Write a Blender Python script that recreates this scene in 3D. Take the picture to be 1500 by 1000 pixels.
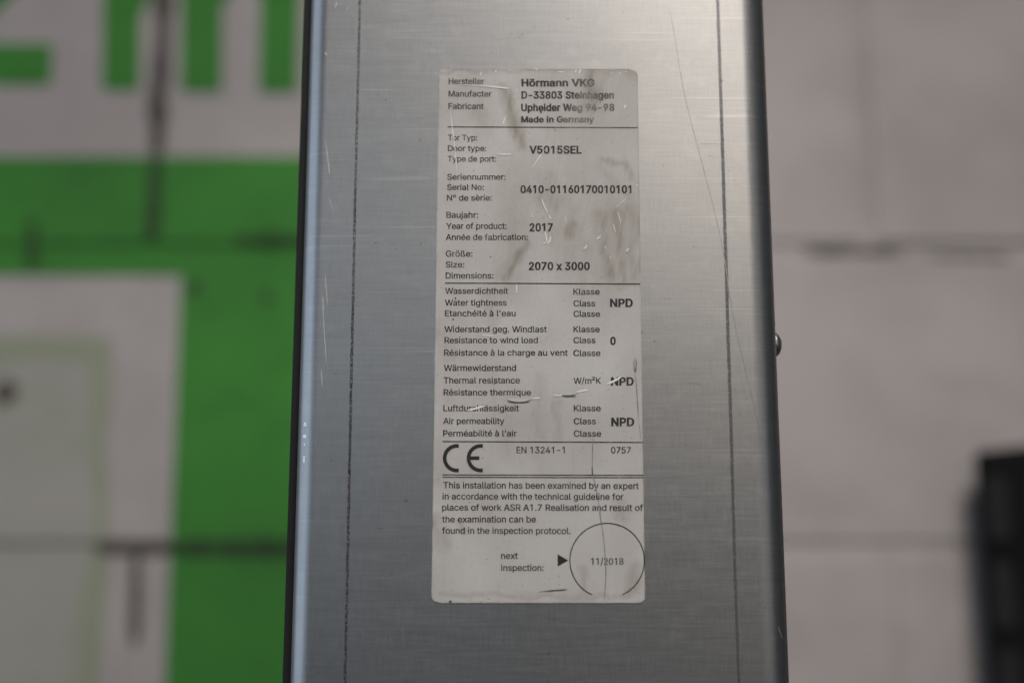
import bpy, bmesh, math, random, json
from mathutils import Vector, noise as mnoise
R = math.radians
S = bpy.context.scene
for o in list(bpy.data.objects):
    bpy.data.objects.remove(o)

# ------------------------------------------------------------------ camera
CAM = Vector((0.0, 0.0, 0.55))
PITCH = math.atan(2083.33 / 10000.0)
FPX = 2083.33                       # focal length in photo pixels (50 mm on a 36 mm sensor)
cd = bpy.data.cameras.new('camera')
cam = bpy.data.objects.new('camera', cd)
S.collection.objects.link(cam)
cam.location = CAM
cam.rotation_euler = (R(90) + PITCH, 0, 0)
cd.lens = 50; cd.sensor_width = 36
cd.clip_start = 0.01; cd.clip_end = 100
cd.dof.use_dof = True
cd.dof.focus_distance = 0.3470
cd.dof.aperture_fstop = 6.0
S.camera = cam

# ------------------------------------------------------------------ light
W = bpy.data.worlds.new('World'); S.world = W; W.use_nodes = True
W.node_tree.nodes['Background'].inputs[0].default_value = (0.80, 0.90, 1.0, 1)
W.node_tree.nodes['Background'].inputs[1].default_value = 0.055

def area(name, loc, target, sx, sy, power, col):
    l = bpy.data.lights.new(name, 'AREA'); l.shape = 'RECTANGLE'
    l.size = sx; l.size_y = sy; l.energy = power; l.color = col
    o = bpy.data.objects.new(name, l); S.collection.objects.link(o)
    o.location = loc
    o.rotation_euler = (Vector(target) - Vector(loc)).to_track_quat('-Z', 'Y').to_euler()
    return o
# warm hall lamp high behind the camera, cool daylight from a window on the left
area('hall_lamp', (0.50, -1.45, 1.53), (0.05, 0.6, 0.6), 0.42, 0.66, 4.2, (1.0, 0.875, 0.74))
ceil = area('ceiling_lamp', (0.46, -0.78, 2.65), (0.06, 0.95, 0.655), 1.0, 0.8, 6.7, (1.0, 0.93, 0.87))
ceil.data.spread = R(46)
area('window_light', (-1.75, 0.05, 0.95), (0.0, 0.25, 0.6), 1.9, 1.7, 9.5, (0.70, 0.84, 1.0))
area('left_bend_fill', (-2.2, -1.7, 0.95), (0.0, 0.35, 0.6), 1.6, 0.9, 4.0, (0.70, 0.84, 1.0))  # added fill light, closes the dark gap in the left bend's reflection
area('far_window_light', (-0.85, -3.0, 1.48), (0.0, 0.35, 0.6), 1.1, 0.7, 2.7, (0.78, 0.89, 1.0))
area('right_bend_fill', (1.7, -1.6, 0.9), (0.05, 0.35, 0.6), 1.8, 1.0, 2.1, (1.0, 0.97, 0.93))  # added weak fill light that brightens the rounded right bend

S.view_settings.view_transform = 'Standard'
S.view_settings.look = 'None'
S.view_settings.exposure = 0.0
S.view_settings.gamma = 1.0
S.view_settings.use_curve_mapping = False
S.render.engine = 'CYCLES'
S.cycles.use_denoising = True
S.cycles.max_bounces = 6

# ------------------------------------------------------------------ helpers
CT, ST = math.cos(PITCH), math.sin(PITCH)
Y_POST, Y_WALL = 0.340, 1.146
def at(u, v, y):
    """the point of the vertical plane at depth y that the photo shows at pixel (u, v)"""
    dx = (u - 750) / FPX; dz = (500 - v) / FPX
    d = Vector((dx, CT - ST * dz, ST + CT * dz))
    return CAM + d * (y / d.y)

def link(name, me, mat=None, parent=None):
    o = bpy.data.objects.new(name, me); S.collection.objects.link(o)
    if mat is not None: me.materials.append(mat)
    if parent is not None: o.parent = parent; o.matrix_parent_inverse = parent.matrix_world.inverted()
    return o
def from_bm(name, bm, mat, parent=None, smooth=False):
    bmesh.ops.recalc_face_normals(bm, faces=bm.faces)
    me = bpy.data.meshes.new(name); bm.to_mesh(me); bm.free()
    if smooth:
        for p in me.polygons: p.use_smooth = True
    return link(name, me, mat, parent)
def thing(name, loc, label, cat, group=None):
    o = bpy.data.objects.new(name, None); S.collection.objects.link(o)
    o.location = loc; o.empty_display_size = 0.02
    o['label'] = label; o['category'] = cat
    if group: o['group'] = group
    bpy.context.view_layer.update()
    return o
def box(bm, a, b, bevel=0.0):
    m = bmesh.ops.create_cube(bm, size=1)
    a, b = Vector(a), Vector(b)
    for v in m['verts']:
        v.co = Vector([(a[i] + b[i]) / 2 + v.co[i] * (b[i] - a[i]) for i in range(3)])
    if bevel:
        es = list({e for v in m['verts'] for e in v.link_edges})
        bmesh.ops.bevel(bm, geom=es, offset=bevel, segments=2, affect='EDGES', profile=0.6)

# ------------------------------------------------------------------ node helpers
class NT:
    def __init__(s, name):
        s.m = bpy.data.materials.new(name); s.m.use_nodes = True
        s.t = s.m.node_tree; s.b = s.t.nodes['Principled BSDF']
        s.pos = s.t.nodes.new('ShaderNodeNewGeometry').outputs['Position']
    def n(s, typ, **k):
        x = s.t.nodes.new(typ)
        for a, b in k.items(): setattr(x, a, b)
        return x
    def l(s, a, b):
        if isinstance(a, (int, float)): b.default_value = a
        elif isinstance(a, tuple): b.default_value = a if len(a) == len(b.default_value) else (*a, 1)
        else: s.t.links.new(a, b)
    def math(s, op, a, b=0.0, c=None, clamp=False):
        x = s.n('ShaderNodeMath', operation=op, use_clamp=clamp)
        s.l(a, x.inputs[0]); s.l(b, x.inputs[1])
        if c is not None: s.l(c, x.inputs[2])
        return x.outputs[0]
    def xyz(s):
        x = s.n('ShaderNodeSeparateXYZ'); s.l(s.pos, x.inputs[0]); return x.outputs
    def noise(s, scale, detail=3.0, stretch=(1, 1, 1), rough=0.55, dist=0.0, off=(0, 0, 0)):
        mp = s.n('ShaderNodeMapping'); s.l(s.pos, mp.inputs['Vector'])
        mp.inputs['Scale'].default_value = stretch; mp.inputs['Location'].default_value = off
        x = s.n('ShaderNodeTexNoise'); s.l(mp.outputs[0], x.inputs['Vector'])
        x.inputs['Scale'].default_value = scale; x.inputs['Detail'].default_value = detail
        x.inputs['Roughness'].default_value = rough; x.inputs['Distortion'].default_value = dist
        return x.outputs['Fac']
    def ramp(s, f, a, b, lo=0.0, hi=1.0):
        x = s.n('ShaderNodeMapRange'); x.interpolation_type = 'SMOOTHSTEP'
        s.l(f, x.inputs[0]); s.l(a, x.inputs[1]); s.l(b, x.inputs[2]); s.l(lo, x.inputs[3]); s.l(hi, x.inputs[4])
        return x.outputs[0]
    def mix(s, f, a, b, blend='MIX'):
        x = s.n('ShaderNodeMix', data_type='RGBA', blend_type=blend)
        s.l(f, x.inputs[0]); s.l(a, x.inputs[6]); s.l(b, x.inputs[7]); return x.outputs[2]
    def bump(s, h, strength, dist):
        x = s.n('ShaderNodeBump'); x.inputs['Strength'].default_value = strength
        x.inputs['Distance'].default_value = dist; s.l(h, x.inputs['Height'])
        s.l(x.outputs[0], s.b.inputs['Normal']); return x
    def set(s, **k):
        for a, v in k.items(): s.l(v, s.b.inputs[a.replace('_', ' ')])
        return s.m

def plain(name, col, rough=0.6, metal=0.0, var=0.25, scale=60):
    t = NT(name); f = t.noise(scale, 4)
    c = t.mix(t.ramp(f, 0.3, 0.7), tuple(x * (1 - var) for x in col), tuple(x * (1 + var) for x in col))
    return t.set(Base_Color=c, Roughness=rough, Metallic=metal)

# brushed, zinc coated sheet steel: fine cross-woven rolling lines, grime, two dirty fold lines
def steel():
    t = NT('zinc_steel')
    x, y, z = t.xyz()
    hl = t.noise(1.0, 3, (110, 110, 2900), 0.7)          # long horizontal rolling lines
    hl2 = t.noise(1.0, 2, (14, 14, 900), 0.6, off=(3, 1, 7))
    vl = t.noise(1.0, 3, (2900, 400, 170), 0.65)         # fine vertical weave
    blot = t.noise(28, 5, (1, 1, 1.6), 0.6)
    wx, wz = t.noise(1.0, 2, (900, 900, 900)), t.noise(9, 3)
    f = t.math('ADD', t.math('MULTIPLY', hl, 0.42), t.math('MULTIPLY', vl, 0.40))
    f = t.math('ADD', f, t.math('MULTIPLY', hl2, 0.10))
    base = t.mix(t.ramp(f, 0.32, 0.66), (0.362, 0.369, 0.379), (0.437, 0.444, 0.454))
    base = t.mix(t.ramp(blot, 0.42, 0.72, 0, 0.35), base, (0.33, 0.334, 0.34))
    base = t.mix(t.ramp(t.noise(150, 4, (1, 1, 1.4), 0.65, off=(1, 5, 2)), 0.5, 0.72, 0, 0.3), base, (0.50, 0.50, 0.49))
    # long bright rub marks
    rub = t.ramp(t.noise(1.0, 1, (22, 22, 1500), 0.5, off=(5, 2, 1)), 0.70, 0.76, 0, 0.3)
    base = t.mix(rub, base, (0.62, 0.61, 0.59))
    # little dark specks
    sp = t.ramp(t.noise(640, 2, (1, 1, 1), 0.6), 0.72, 0.78, 0, 0.55)
    base = t.mix(sp, base, (0.16, 0.16, 0.17))
    # two grimy fold lines
    ln = None
    for cx, w in ((LINE_A, 0.00040), (LINE_B, 0.00046)):
        ww = t.math('ADD', w * 0.55, t.math('MULTIPLY', t.noise(1.0, 3, (900, 900, 420)), w * 0.9))
        d = t.math('ABSOLUTE', t.math('SUBTRACT', t.math('ADD', x, t.math('MULTIPLY', t.math('SUBTRACT', wz, 0.5), 0.0009)), cx))
        m = t.math('MULTIPLY', t.math('SUBTRACT', 1.0, t.ramp(t.math('DIVIDE', d, ww), 0.5, 1.25)), 1.0 if cx < 0 else 0.75)
        if cx < 0: m = t.math('MULTIPLY', m, t.ramp(t.noise(1.0, 3, (2600, 2600, 1500), 0.7, off=(4, 4, 4)), 0.38, 0.52, 0.25, 1.0))
        ln = m if ln is None else t.math('MAXIMUM', ln, m)
    grain = t.ramp(t.noise(1.0, 3, (2200, 2200, 1300), 0.7), 0.36, 0.50, 0.62, 1.0)
    fade = t.ramp(t.noise(14, 3, (1, 1, 1), 0.6, off=(2, 8, 4)), 0.3, 0.5, 0.55, 1.0)
    lm = t.math('MULTIPLY', t.math('MULTIPLY', ln, grain), t.math('MULTIPLY', fade, 0.93))
    base = t.mix(lm, base, (0.022, 0.022, 0.024))
    rough = t.math('ADD', t.ramp(f, 0.3, 0.75, 0.33, 0.40), t.math('MULTIPLY', lm, 0.3))
    tg = t.n('ShaderNodeTangent', direction_type='RADIAL', axis='Z')
    t.l(tg.outputs[0], t.b.inputs['Tangent'])
    t.bump(f, 0.07, 0.00007)
    return t.set(Base_Color=base, Metallic=1.0, Roughness=t.math('ADD', rough, t.math('MULTIPLY', blot, 0.05)),
                 Anisotropic=0.0, Anisotropic_Rotation=0.25)

# ------------------------------------------------------------------ materials of the wall
MOTTLE = None
def wall_mat(name, col_a, col_b, tint, rough=0.75):
    t = NT(name)
    big = t.noise(5.5, 5, (1, 1, 1), 0.6); fine = t.noise(130, 4, (1, 1, 1), 0.7); mid = t.noise(17, 4, (1, 1, 1.3), 0.6, off=(4, 4, 4))
    c = t.mix(t.ramp(big, 0.32, 0.68), col_a, col_b)
    c = t.mix(t.ramp(mid, 0.52, 0.74, 0, 0.45), c, tint)
    c = t.mix(t.ramp(fine, 0.55, 0.8, 0, 0.3), c, tuple(k * 0.6 for k in col_a))
    t.bump(fine, 0.35, 0.002)
    return t.set(Base_Color=c, Roughness=rough)

M_BLOCK = wall_mat('painted_lime_block', (0.240, 0.221, 0.220), (0.310, 0.286, 0.284), (0.252, 0.218, 0.219))
M_MORTAR = wall_mat('lime_mortar', (0.24, 0.222, 0.213), (0.325, 0.30, 0.292), (0.215, 0.20, 0.19), 0.9)
M_GRIME = wall_mat('open_dirty_joint', (0.035, 0.031, 0.027), (0.075, 0.065, 0.055), (0.03, 0.027, 0.023), 0.95)
M_GREEN = wall_mat('green_wall_paint', (0.020, 0.128, 0.013), (0.027, 0.172, 0.016), (0.017, 0.100, 0.012), 0.85)
M_VEIL = wall_mat('thin_grey_overpaint', (0.195, 0.205, 0.170), (0.260, 0.252, 0.233), (0.180, 0.208, 0.145), 0.75)
M_VEILG = wall_mat('green_showing_through', (0.165, 0.20, 0.125), (0.22, 0.235, 0.18), (0.14, 0.19, 0.10), 0.75)
M_FLOOR = wall_mat('concrete_floor', (0.09, 0.088, 0.085), (0.13, 0.127, 0.124), (0.08, 0.078, 0.075), 0.7)

# ------------------------------------------------------------------ floor
bm = bmesh.new()
vs = [bm.verts.new(p) for p in ((-3, -3, 0), (3, -3, 0), (3, 1.4, 0), (-3, 1.4, 0))]; bm.faces.new(vs)
fl = from_bm('floor', bm, M_FLOOR); fl['kind'] = 'structure'

# ------------------------------------------------------------------ block wall
wall = thing('block_wall', (0, Y_WALL + 0.12, 0), 'pale grey lime block wall with green painted lettering, behind the steel post', 'wall')
wall['kind'] = 'thing'
JZ = [at(750, v, Y_WALL).z for v in (365, 803)]
PH = JZ[0] - JZ[1]
X0 = at(232, 170, Y_WALL).x; PL = (at(1265, 170, Y_WALL).x - X0) / 2
JW = 0.011
blocks = []                                     # (x0, x1, z0, z1)
kz = -math.ceil(JZ[1] / PH)
for k in range(kz, 9):
    z0 = JZ[1] + k * PH + JW / 2; z1 = JZ[1] + (k + 1) * PH - JW / 2
    z0 = max(z0, 0.0)
    if z1 - z0 < 0.02: continue
    sh = 0.0 if k % 2 == 1 else 0.5             # k=0 is the course between the two visible bed joints
    for i in range(-9, 12):
        xa = X0 + (i + sh) * PL + JW / 2; xb = X0 + (i + 1 + sh) * PL - JW / 2
        blocks.append((xa, xb, z0, z1))
bm = bmesh.new(); random.seed(4)
for (xa, xb, za, zb) in blocks:
    dy = random.uniform(-0.0006, 0.0006)
    box(bm, (xa, Y_WALL + dy, za), (xb, Y_WALL + 0.24, zb), 0.0025)
from_bm('blocks', bm, M_BLOCK, wall)
XA, XB = min(b[0] for b in blocks), max(b[1] for b in blocks); ZT = max(b[3] for b in blocks)
bm = bmesh.new(); box(bm, (XA + 0.002, Y_WALL + 0.0022, 0.0), (XB - 0.002, Y_WALL + 0.237, ZT - 0.003))
from_bm('mortar', bm, M_MORTAR, wall)

# joints that lost their mortar and filled with dirt
def strip(bm, pts, wid, y, seed=0, horizontal=False):
    """an uneven ribbon along a joint; pts = photo pixels"""
    P = [at(u, v, y) for u, v in pts]
    n = 26; L = []; 
    for i in range(n + 1):
        f = i / n * (len(P) - 1); a = min(int(f), len(P) - 2)
        p = P[a].lerp(P[a + 1], f - a)
        e = min(1, (i + 0.3) / 3, (n - i + 0.3) / 3)
        w = wid * e * (0.75 + 0.6 * mnoise.noise(Vector((i * 0.45, seed, 0.3))))
        d = Vector((0, 0, 1)) if horizontal else Vector((1, 0, 0))
        L.append((p - d * w / 2, p + d * w / 2))
    for i in range(n):
        bm.faces.new([bm.verts.new(q) for q in (L[i][0], L[i + 1][0], L[i + 1][1], L[i][1])])
yj = Y_WALL - 0.0006
M_GREENDIRT = wall_mat('dirty_green_joint', (0.013, 0.034, 0.010), (0.022, 0.055, 0.016), (0.010, 0.020, 0.008), 0.95)
def joint(pts, wid, y, seed, horizontal=False, mat=None):
    bm = bmesh.new(); strip(bm, pts, wid, y, seed, horizontal)
    bmesh.ops.remove_doubles(bm, verts=bm.verts, dist=1e-6)
    from_bm('dirty_joint', bm, mat or M_GRIME, wall)
joint(((241, -60), (238, 60), (232, 150), (230, 232)), 0.0170, yj, 1)
joint(((228, 126), (228, 176)), 0.016, yj - 0.0006, 5)
joint(((229, 228), (226, 290), (223, 352)), 0.0135, yj - 0.0014, 2, mat=M_GREENDIRT)
joint(((138, 799), (200, 800), (262, 801)), 0.0130, yj, 3, True)
joint(((250, 801), (350, 802), (450, 802)), 0.0165, yj - 0.0014, 9, True, M_GREENDIRT)
joint(((200, 806), (198, 945)), 0.010, yj, 7)
joint(((45, 318), (47, 395)), 0.011, yj - 0.0014, 6, mat=M_GREENDIRT)
joint(((340, 350), (450, 350)), 0.0075, yj - 0.0014, 8, True, M_GREENDIRT)
joint(((1172, 366), (1330, 366)), 0.0050, yj, 11, True)
joint(((1360, 375), (1480, 378)), 0.0040, yj, 12, True)
for u, v, r, nm in ((8, 573, 0.0125, 'drill_hole'), (222, 338, 0.0085, 'dark_stain'), (285, 421, 0.0075, 'dark_stain'), (395, 348, 0.008, 'dark_stain'), (390, 435, 0.006, 'dark_stain')):
    c = at(u, v, yj - 0.0016); bm = bmesh.new()
    bm.faces.new([bm.verts.new(c + Vector((math.cos(q), 0, math.sin(q))) * r * (0.8 + 0.35 * mnoise.noise(Vector((u, q, 1))))) for q in [k * math.pi / 7 for k in range(14)]])
    from_bm(nm, bm, M_GRIME if nm == 'drill_hole' else M_GREENDIRT, wall)

# paint: every shape is cut to the block faces, plus a sheet over the mortar between them
def clip(poly, axis, val, keep_less):
    out = []
    for i in range(len(poly)):
        a, b = poly[i], poly[(i + 1) % len(poly)]
        ia = (a[axis] <= val) == keep_less; ib = (b[axis] <= val) == keep_less
        if ia: out.append(a)
        if ia != ib:
            f = (val - a[axis]) / (b[axis] - a[axis])
            out.append((a[0] + (b[0] - a[0]) * f, a[1] + (b[1] - a[1]) * f))
    return out
def paint(name, polys_px, mat, parent, proud=0.0012, square=True):
    bm = bmesh.new()
    for px in polys_px:
        P = [at(u, v, Y_WALL) for u, v in px]
        P = [(p.x, p.z) for p in P]
        def sheet(poly, y):
            if len(poly) >= 3: bm.faces.new([bm.verts.new((x, y, z)) for x, z in poly])
        sheet(P, Y_WALL + 0.0016 - (proud - 0.0012))
        for (xa, xb, za, zb) in blocks:
            q = P
            for ax, v, kl in ((0, xb - 0.0002, True), (0, xa + 0.0002, False), (1, zb - 0.0002, True), (1, za + 0.0002, False)):
                if len(q) < 3: break
                q = clip(q, ax, v, kl)
            sheet(q, Y_WALL - proud)
    me = bpy.data.meshes.new(name); bm.normal_update()
    for f in bm.faces:
        if f.normal.y > 0: f.normal_flip()
    bm.to_mesh(me); bm.free()
    return link(name, me, mat, parent)
sign = paint('painted_sign', [
    [(-420, 230), (620, 230), (620, 403), (-420, 403)],
    [(266, 403), (620, 403), (644, 1400), (226, 1400)]], M_GREEN, wall)
bar2 = [(-150, 65), (77, 65), (75, 125), (-152, 125)]
paint('painted_letter', [bar2, [(-145, 65), (-60, 65), (60, -40), (60, -95), (10, -75)], [(60, -40), (60, -95), (5, -170), (-70, -200), (-70, -150), (-20, -120)]], M_GREEN, sign)
def arc(cx, cy, r0, a0, a1, n=8): return [(cx + r0 * math.cos(R(a0 + (a1 - a0) * i / n)), cy - r0 * math.sin(R(a0 + (a1 - a0) * i / n))) for i in range(n + 1)]
paint('painted_letter', [
    [(153, -60), (205, -60), (205, 133), (150, 133)],
    [(267, -10), (325, -10), (325, 134), (265, 134)],
    [(383, -10), (438, -10), (436, 135), (380, 135)],
    [(205, -30), (215, -50), (240, -60), (290, -60), (310, -45), (325, -10), (267, -10), (258, -18), (245, -20), (225, -10), (210, 14), (205, 30)],
    [(325, -10), (330, -35), (345, -52), (370, -60), (405, -60), (430, -40), (438, -10), (383, -10), (374, -18), (360, -20), (345, -16), (330, 0), (325, 14)]], M_GREEN, sign)
paint('grey_panel', [[(-420, 492), (157, 492), (152, 800), (138, 1400), (-420, 1400)]], M_VEIL, sign)
paint('green_fringe', [[(128, 500), (160, 492), (164, 590), (150, 640), (158, 700), (160, 800), (152, 930), (120, 1100), (118, 900), (140, 780), (138, 650)],
                       [(-40, 493), (128, 493), (120, 530), (60, 520), (-20, 540)]], M_VEILG, sign, 0.0016)

# ------------------------------------------------------------------ black case on the right
M_CASE = plain('black_plastic', (0.005, 0.0053, 0.0058), 0.85, 0, 0.2, 40)
M_CASE.node_tree.nodes['Principled BSDF'].inputs['IOR'].default_value = 1.25
M_CASEIN = plain('black_grille', (0.004, 0.004, 0.004), 0.8, 0, 0.2, 40)
YC = 1.115
top = at(1423, 660, YC); yaw = R(-50)
case = thing('equipment_case', (top.x, YC, 0), 'black plastic equipment case with recessed slots, right of the steel post', 'case')
H = top.z
LW, LD = 0.30, 0.03
def case_obj(name, bm, mat, parent):
    o = from_bm(name, bm, mat); o.parent = parent; return o
case.rotation_euler = (0, 0, yaw)
bpy.context.view_layer.update()
bm = bmesh.new(); box(bm, (0.0, 0.0, 0), (LW, LD, H), 0.006)
body = case_obj('body', bm, M_CASE, case)
zz = H - 0.022
for k in range(5):                                # raised frame strips leave dark slots between them
    bm = bmesh.new(); box(bm, (0.010, -0.0015, zz - 0.048), (0.030, 0.004, zz), 0.0008)
    case_obj('slot', bm, M_CASEIN, case); zz -= 0.066
bm = bmesh.new(); box(bm, (0.036, -0.003, 0.02), (LW - 0.012, 0.01, H - 0.012), 0.002)
case_obj('front_plate', bm, M_CASE, case)

# ------------------------------------------------------------------ steel door post
XL, XR, RB, DEP, TH = -0.05225, 0.0657, 0.0052, 0.060, 0.0015
LINE_A = at(516, 500, Y_POST).x; LINE_B = at(1066.5, 500, Y_POST).x
M_STEEL = steel()
M_RUBBER = plain('black_rubber', (0.005, 0.005, 0.0055), 0.75, 0, 0.2, 300)
ZP = 1.35
post = thing('door_post', (0, Y_POST + 0.03, 0), 'zinc coated steel door post carrying a worn type plate sticker in front of the wall', 'door post')
def profile(off):
    xl, xr, y0, r, q = XL + off, XR - off, Y_POST + off, RB - off, 0.0074 - off
    P = [(xl + 0.020 - off, Y_POST + DEP - off), (xl, Y_POST + DEP - off)]
    if off: P = [(XL + 0.020, Y_POST + DEP - off), (xl, Y_POST + DEP - off)]
    else: P = [(XL + 0.020, Y_POST + DEP), (xl, Y_POST + DEP)]
    N = 14
    P += [(xl + r - r * math.cos(i / N * math.pi / 2), y0 + r - r * math.sin(i / N * math.pi / 2)) for i in range(N + 1)]
    P += [(xr - q + q * math.sin(i / N * math.pi / 2), y0 + q - q * math.cos(i / N * math.pi / 2)) for i in range(N + 1)]
    P += [(xr, Y_POST + DEP - off), (XR - 0.020, Y_POST + DEP - off)]
    return P
outer, inner = profile(0), profile(TH)
bm = bmesh.new()
loop = outer + inner[::-1]
lo = [bm.verts.new((x, y, 0)) for x, y in loop]; hi = [bm.verts.new((x, y, ZP)) for x, y in loop]
n = len(loop); m = len(outer)
for i in range(n): bm.faces.new((lo[i], lo[(i + 1) % n], hi[(i + 1) % n], hi[i]))
for i in range(m - 1):
    for q in (lo, hi): bm.faces.new((q[i], q[i + 1], q[n - 2 - i], q[n - 1 - i]))
face = from_bm('steel_profile', bm, M_STEEL, post)
for p in face.data.polygons: p.use_smooth = abs(p.normal.z) < 0.5
face.data.set_sharp_from_angle(angle=R(35))

# rubber seal against the left side
bm = bmesh.new()
box(bm, (XL - 0.0029, Y_POST + 0.0105, 0.0), (XL, Y_POST + 0.036, ZP - 0.01), 0.0007)
box(bm, (XL - 0.0022, Y_POST + 0.0072, 0.0), (XL, Y_POST + 0.0103, ZP - 0.01), 0.0005)
from_bm('rubber_seal', bm, M_RUBBER, post)

# screw head on the right side
M_SCREW = plain('screw_steel', (0.50, 0.51, 0.51), 0.34, 1.0, 0.2, 900)
yc = Y_POST + 0.0125
pc = at(1142, 505, yc)
bm = bmesh.new()
rad, hh = 0.0032, 0.0025
rings = [(rad, 0.0), (rad, 0.0004)] + [(rad * math.cos(a), 0.0004 + (hh - 0.0004) * math.sin(a)) for a in [k * math.pi / 2 / 9 for k in range(1, 9)]]
RV = []
for r, h in rings:
    RV.append([bm.verts.new((XR + h, yc + r * math.cos(k * math.pi / 16), pc.z + r * math.sin(k * math.pi / 16))) for k in range(32)])
for a, b in zip(RV, RV[1:]):
    for k in range(32): bm.faces.new((a[k], a[(k + 1) % 32], b[(k + 1) % 32], b[k]))
bm.faces.new(RV[-1])
sc = from_bm('screw', bm, M_SCREW, post, True)

# ------------------------------------------------------------------ ribbons (scratches, rules, pen lines)
def ribbon(bm, pts, w, off, taper=(0.25, 0.25), lift=0.0):
    """a flat tapered ribbon through photo pixels on the post's face; w = width in photo pixels"""
    P = [Vector((u, v)) for u, v in pts]
    n = max(2, 6 * (len(P) - 1)) if len(P) > 2 else 6
    C = []
    for i in range(n + 1):
        f = i / n * (len(P) - 1); a = min(int(f), len(P) - 2); t = f - a
        p0, p1, p2, p3 = P[max(a - 1, 0)], P[a], P[a + 1], P[min(a + 2, len(P) - 1)]
        C.append(0.5 * ((2 * p1) + (p2 - p0) * t + (2 * p0 - 5 * p1 + 4 * p2 - p3) * t * t + (-p0 + 3 * p1 - 3 * p2 + p3) * t ** 3))
    prev = None
    for i, c in enumerate(C):
        d = (C[min(i + 1, n)] - C[max(i - 1, 0)]); d = Vector((-d.y, d.x)).normalized() if d.length else Vector((0, 1))
        f = i / n
        k = 1.0
        if taper[0] and f < taper[0]: k = max(0.12, f / taper[0])
        if taper[1] and 1 - f < taper[1]: k = min(k, max(0.12, (1 - f) / taper[1]))
        ww = w * k
        y = Y_POST - off - lift * math.sin(f * math.pi)
        q = [bm.verts.new(at(*(c + d * ww / 2), y)), bm.verts.new(at(*(c - d * ww / 2), y))]
        if prev: bm.faces.new((prev[0], prev[1], q[1], q[0]))
        prev = q
def ribbons(name, items, off, mat, parent, taper=(0.25, 0.25)):
    for it in items:
        bm = bmesh.new(); ribbon(bm, it[0], it[1], off, it[2] if len(it) > 2 else taper)
        from_bm(name, bm, mat, parent)

M_SCRMETAL = plain('bare_scratch', (0.62, 0.60, 0.57), 0.45, 0.6, 0.1, 900)
M_SCRDARK = plain('dark_scratch', (0.32, 0.325, 0.33), 0.42, 1.0, 0.2, 900)
TH_S = 0.0002
ribbons('scratch', [([(977, 5), (986, 40), (1003, 140), (1030, 245), (1056, 350), (1072, 450), (1090, 535), (1106, 600), (1117, 650)], 1.15, (0.1, 0.3)),
                    ([(1022, 211), (1056, 211)], 0.8), ([(1000, 560), (1023, 562), (1030, 566)], 0.9), ([(971, 437), (985, 438)], 1.0), ([(548, 773), (563, 774)], 1.6),
                    ([(1140, 917), (1146, 935)], 1.2), ([(575, 690), (590, 692)], 1.0)], 0.00003, M_SCRDARK, face)
ribbons('scratch', [([(476, 398), (478, 425), (480, 447)], 1.1), ([(471.5, 425), (474, 470), (476.5, 510), (478.5, 537)], 1.1), ([(473, 433), (474.5, 456)], 0.9),
                    ([(470, 540), (472.5, 567)], 1.1), ([(477, 205), (481, 240), (483, 256)], 1.1),
                    ([(482, 290), (489, 310)], 0.8), ([(494, 3), (491, 12)], 1.4), ([(510, 10), (508, 16)], 1.2), ([(476, 77), (479, 82)], 1.4)], 0.00003, M_SCRMETAL, face)

# ------------------------------------------------------------------ sticker
STAINS = [(800, 120, 880, 160, 60, .22), (790, 250, 900, 300, 60, .2), (830, 320, 880, 390, 50, .3), (680, 130, 700, 180, 45, .16), (760, 330, 740, 400, 30, .25), (700, 560, 800, 640, 60, .1),
  # capsule ax, ay, bx, by, radius, strength (photo pixels): brown smears of dirt
    (738, 130, 764, 214, 9, .75), (757, 196, 762, 210, 7, .55), (702, 165, 707, 195, 14, .35), (868, 96, 865, 155, 18, .75), (855, 103, 890, 105, 10, .45), (940, 106, 925, 110, 10, .5),
    (880, 237, 916, 238, 5, .5), (916, 238, 922, 262, 5, .55), (876, 246, 925, 290, 10, .3), (800, 262, 815, 300, 15, .5), (790, 290, 806, 312, 10, .4),
    (843, 330, 832, 342, 10, .75), (858, 318, 850, 330, 8, .35), (880, 318, 893, 400, 14, .65), (905, 315, 912, 410, 13, .7), (925, 308, 930, 405, 13, .55),
    (772, 356, 738, 408, 6, .7), (760, 370, 726, 405, 9, .35), (715, 430, 722, 470, 11, .3), (640, 480, 660, 520, 12, .25), (636, 760, 648, 790, 12, .4),
    (672, 765, 680, 778, 5, .45), (790, 560, 792, 640, 11, .28), (815, 590, 818, 640, 8, .35), (740, 600, 745, 660, 12, .2), (780, 660, 800, 700, 14, .2), (715, 690, 720, 760, 10, .2),
    (855, 830, 857, 870, 5, .3), (930, 830, 925, 865, 9, .4), (645, 870, 930, 874, 4, .3), (640, 105, 930, 102, 4, .45), (908, 735, 912, 760, 8, .3), (660, 570, 640, 700, 10, .15)]
def stain(u, v):
    s = 0.0
    wu = u + 7 * mnoise.noise(Vector((u * .045, v * .045, 0))); wv = v + 7 * mnoise.noise(Vector((u * .045, v * .045, 9)))
    for ax, ay, bx, by, r, k in STAINS:
        if not (min(ax, bx) - 3 * r < u < max(ax, bx) + 3 * r and min(ay, by) - 3 * r < v < max(ay, by) + 3 * r): continue
        dx, dy = bx - ax, by - ay; L = dx * dx + dy * dy
        t = max(0, min(1, ((wu - ax) * dx + (wv - ay) * dy) / L)) if L else 0
        d = math.hypot(wu - ax - dx * t, wv - ay - dy * t) / r
        s = max(s, k * max(0, 1 - d / 1.6) ** 0.8 * 1.15) if d < 1.6 else s
    s *= 0.82 + 0.35 * mnoise.noise(Vector((u * .07, v * .04, 3))) + 0.38 * mnoise.noise(Vector((u * .24 + v * .05, v * .028, 6)))
    b = 0.10 + 0.16 * mnoise.noise(Vector((u * .018, v * .012, 5))) + 0.05 * mnoise.noise(Vector((u * .15, v * .15, 7)))
    return max(0.0, min(1.0, max(s, 0) + max(b, 0)))
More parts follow.
